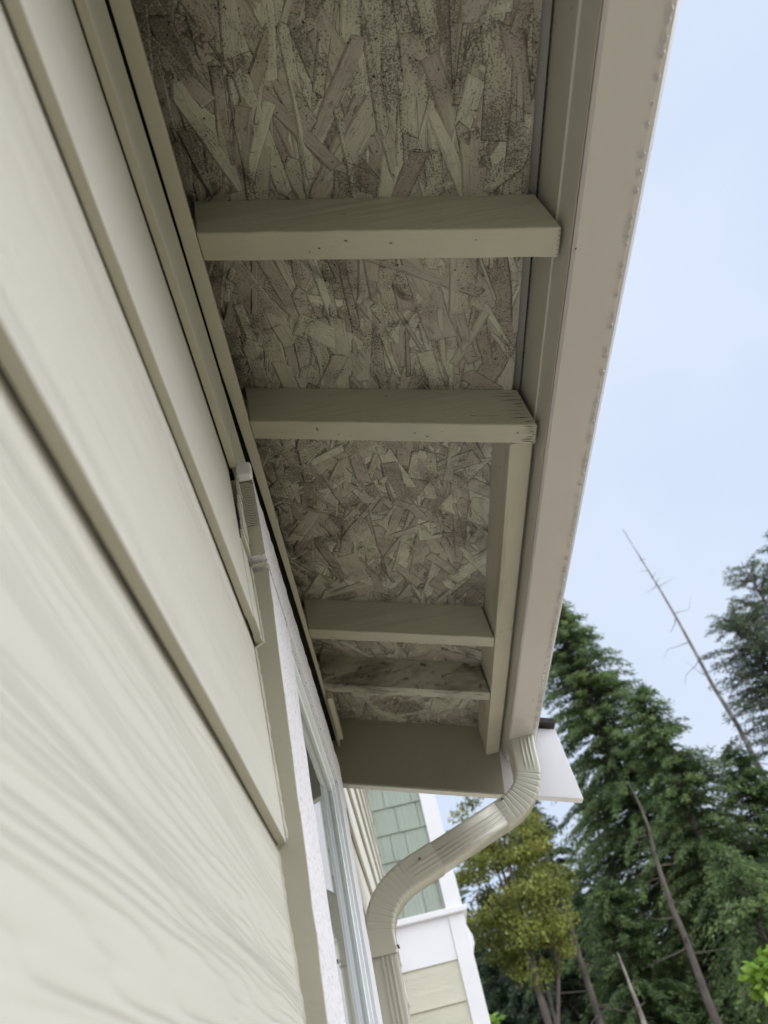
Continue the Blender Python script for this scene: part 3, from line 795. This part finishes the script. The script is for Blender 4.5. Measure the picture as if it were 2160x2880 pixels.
conifer('conifer', at(5.8, 34), hgt(12.5, 34), 3.2, m_con_dark, 'dark conifer low behind the maple, beside the wing', 14, zb=.03, step=.30, per=8, leaf=.28, gap=.2)
conifer('conifer', at(8.6, 31), hgt(15.5, 31), 3.0, m_con_dark, 'dark conifer straight behind the maple crown', 16, zb=.03, step=.26, per=8, leaf=.26, gap=.25)
# yellow-green maple
broadleaf('maple', at(7.4, 20), hgt(13, 20), (-.15, 0, hgt(12.6, 20), 1.4, 1.3, 2.2), m_maple, 'yellow-green maple with mossy limbs beside the wing', 21, n_cl=140, per=170, leaf=.085, mbark=m_bark, trunk_r=.12, cl_r=.36, limbs=9)
# bright young leaves near by
broadleaf('young_maple', at(20.6, 9), hgt(3.6, 9), (0, 0, hgt(4.0, 9), .20, .2, .22), m_bright, 'bright lime-green leaves at the lower right edge', 22, n_cl=13, per=42, leaf=.085, trunk_r=.02, cl_r=.09, limbs=6, cat='shrub')
broadleaf('shrub', at(3.6, 9.5), hgt(5.6, 9.5), (-.04, 0, hgt(4.2, 9.5), .20, .4, .42), m_bright, 'lime-green shrub beside the white corner board', 23, n_cl=14, per=50, leaf=.075, trunk_r=.03, cl_r=.12, limbs=5, cat='shrub')
# bare snag
def snag(name, az0, az1, el, D, label, seed, mb, r0=.16, twigs=26, seg=14):
    rs = np.random.RandomState(seed); root = empty(name, at(az1, D)); tag(root, label, 'tree')
    top = np.array([math.sin(R_(az0)) * D, math.cos(R_(az0)) * D, math.tan(R_(el)) * D]) - np.array(at(az1, D)); b = MB()
    ts = np.linspace(0, 1, seg); b.tube([top * t + np.array([.05 * math.sin(t * 9) + rs.normal(0, .03), .05 * math.sin(t * 7), 0]) for t in ts], [r0 * (1 - t) ** .95 + .012 for t in ts], 8)
    b.build('trunk', mb, root, local=True)
    for i in range(twigs):
        t = rs.uniform(.45, .93); a = rs.uniform(0, 2 * math.pi); L = (1.05 - t) * rs.uniform(1.2, 3.4); p = top * t
        e1, e2 = rs.uniform(-.25, .1), rs.uniform(-.35, .45); q = MB(); q.tube([p, p + [math.cos(a) * L * .3, math.sin(a) * L * .3, e1 * L * .5], p + [math.cos(a + .2) * L * .7, math.sin(a + .2) * L * .7, e1 * L], p + [math.cos(a + .1) * L, math.sin(a + .1) * L, (e1 + e2) * L]], [.018, .012, .007, .003], 5, cap=False)
        q.build('branch', mb, root, local=True)
    return root
snag('dead_tree', 25.2, 26.4, 32.3, 26, 'tall bare dead pole with few twigs against the sky', 31, m_bark_red, r0=.13)
snag('dead_tree', 17.3, 16.4, 16.5, 20, 'bare grey trunk crossing in front of the tallest conifer', 32, m_bark, r0=.12, twigs=14)
snag('dead_tree', 12.5, 13.0, 7.2, 19, 'short broken trunk low between the trees', 33, m_bark_red, r0=.12, twigs=3)
snag('dead_tree', 10.2, 10.4, 14, 22, 'straight bare trunk right of the maple', 34, m_bark, r0=.13, twigs=8)

# the wood behind: nobody could count it
def wood():
    rs = np.random.RandomState(77); n = 90000
    az = rs.uniform(-8, 60, n); D = rs.uniform(38, 48, n); top = 6.0 + 2.2 * np.sin(az * .7) + 1.3 * np.sin(az * 1.9 + 1)
    z = rs.uniform(0, 1, n) ** .9 * (top + 2)
    P = np.stack([np.sin(np.radians(az)) * D, np.cos(np.radians(az)) * D, GZ + z], 1)
    d = unit(rs.normal(0, 1, (n, 3)) + [0, 0, -.7]); s = unit(np.cross(d, rs.normal(0, 1, (n, 3))))
    me = leaves_mesh('wood', P, d, s, rs.uniform(.4, 1.1, n), rs.uniform(.15, .4, n), .35 + .3 * np.sin(az * 2.3 + z) + rs.normal(0, .15, n), m_con_dark)
    o = link('wood', me); tag(o, 'dark green mass of distant woodland between the trunks', 'woodland', kind='stuff')
wood()
# unseen belt of foliage added behind the camera to block low light
def wood_light_block():
    rs = np.random.RandomState(78); n = 14000
    az = rs.uniform(124, 182, n); D = rs.uniform(20, 25, n); z = rs.uniform(0, 1, n) * (7.5 + 1.5 * np.sin(az * .35))
    P = np.stack([np.sin(np.radians(az)) * D, np.cos(np.radians(az)) * D, GZ + z], 1)
    d = unit(rs.normal(0, 1, (n, 3)) + [0, 0, -.7]); s = unit(np.cross(d, rs.normal(0, 1, (n, 3))))
    me = leaves_mesh('wood', P, d, s, rs.uniform(.6, 1.4, n), rs.uniform(.3, .6, n), .4 + rs.normal(0, .2, n), m_con_dark)
    o = link('wood', me); tag(o, 'unseen woodland belt added behind the camera to block low light', 'woodland', kind='stuff')
wood_light_block()
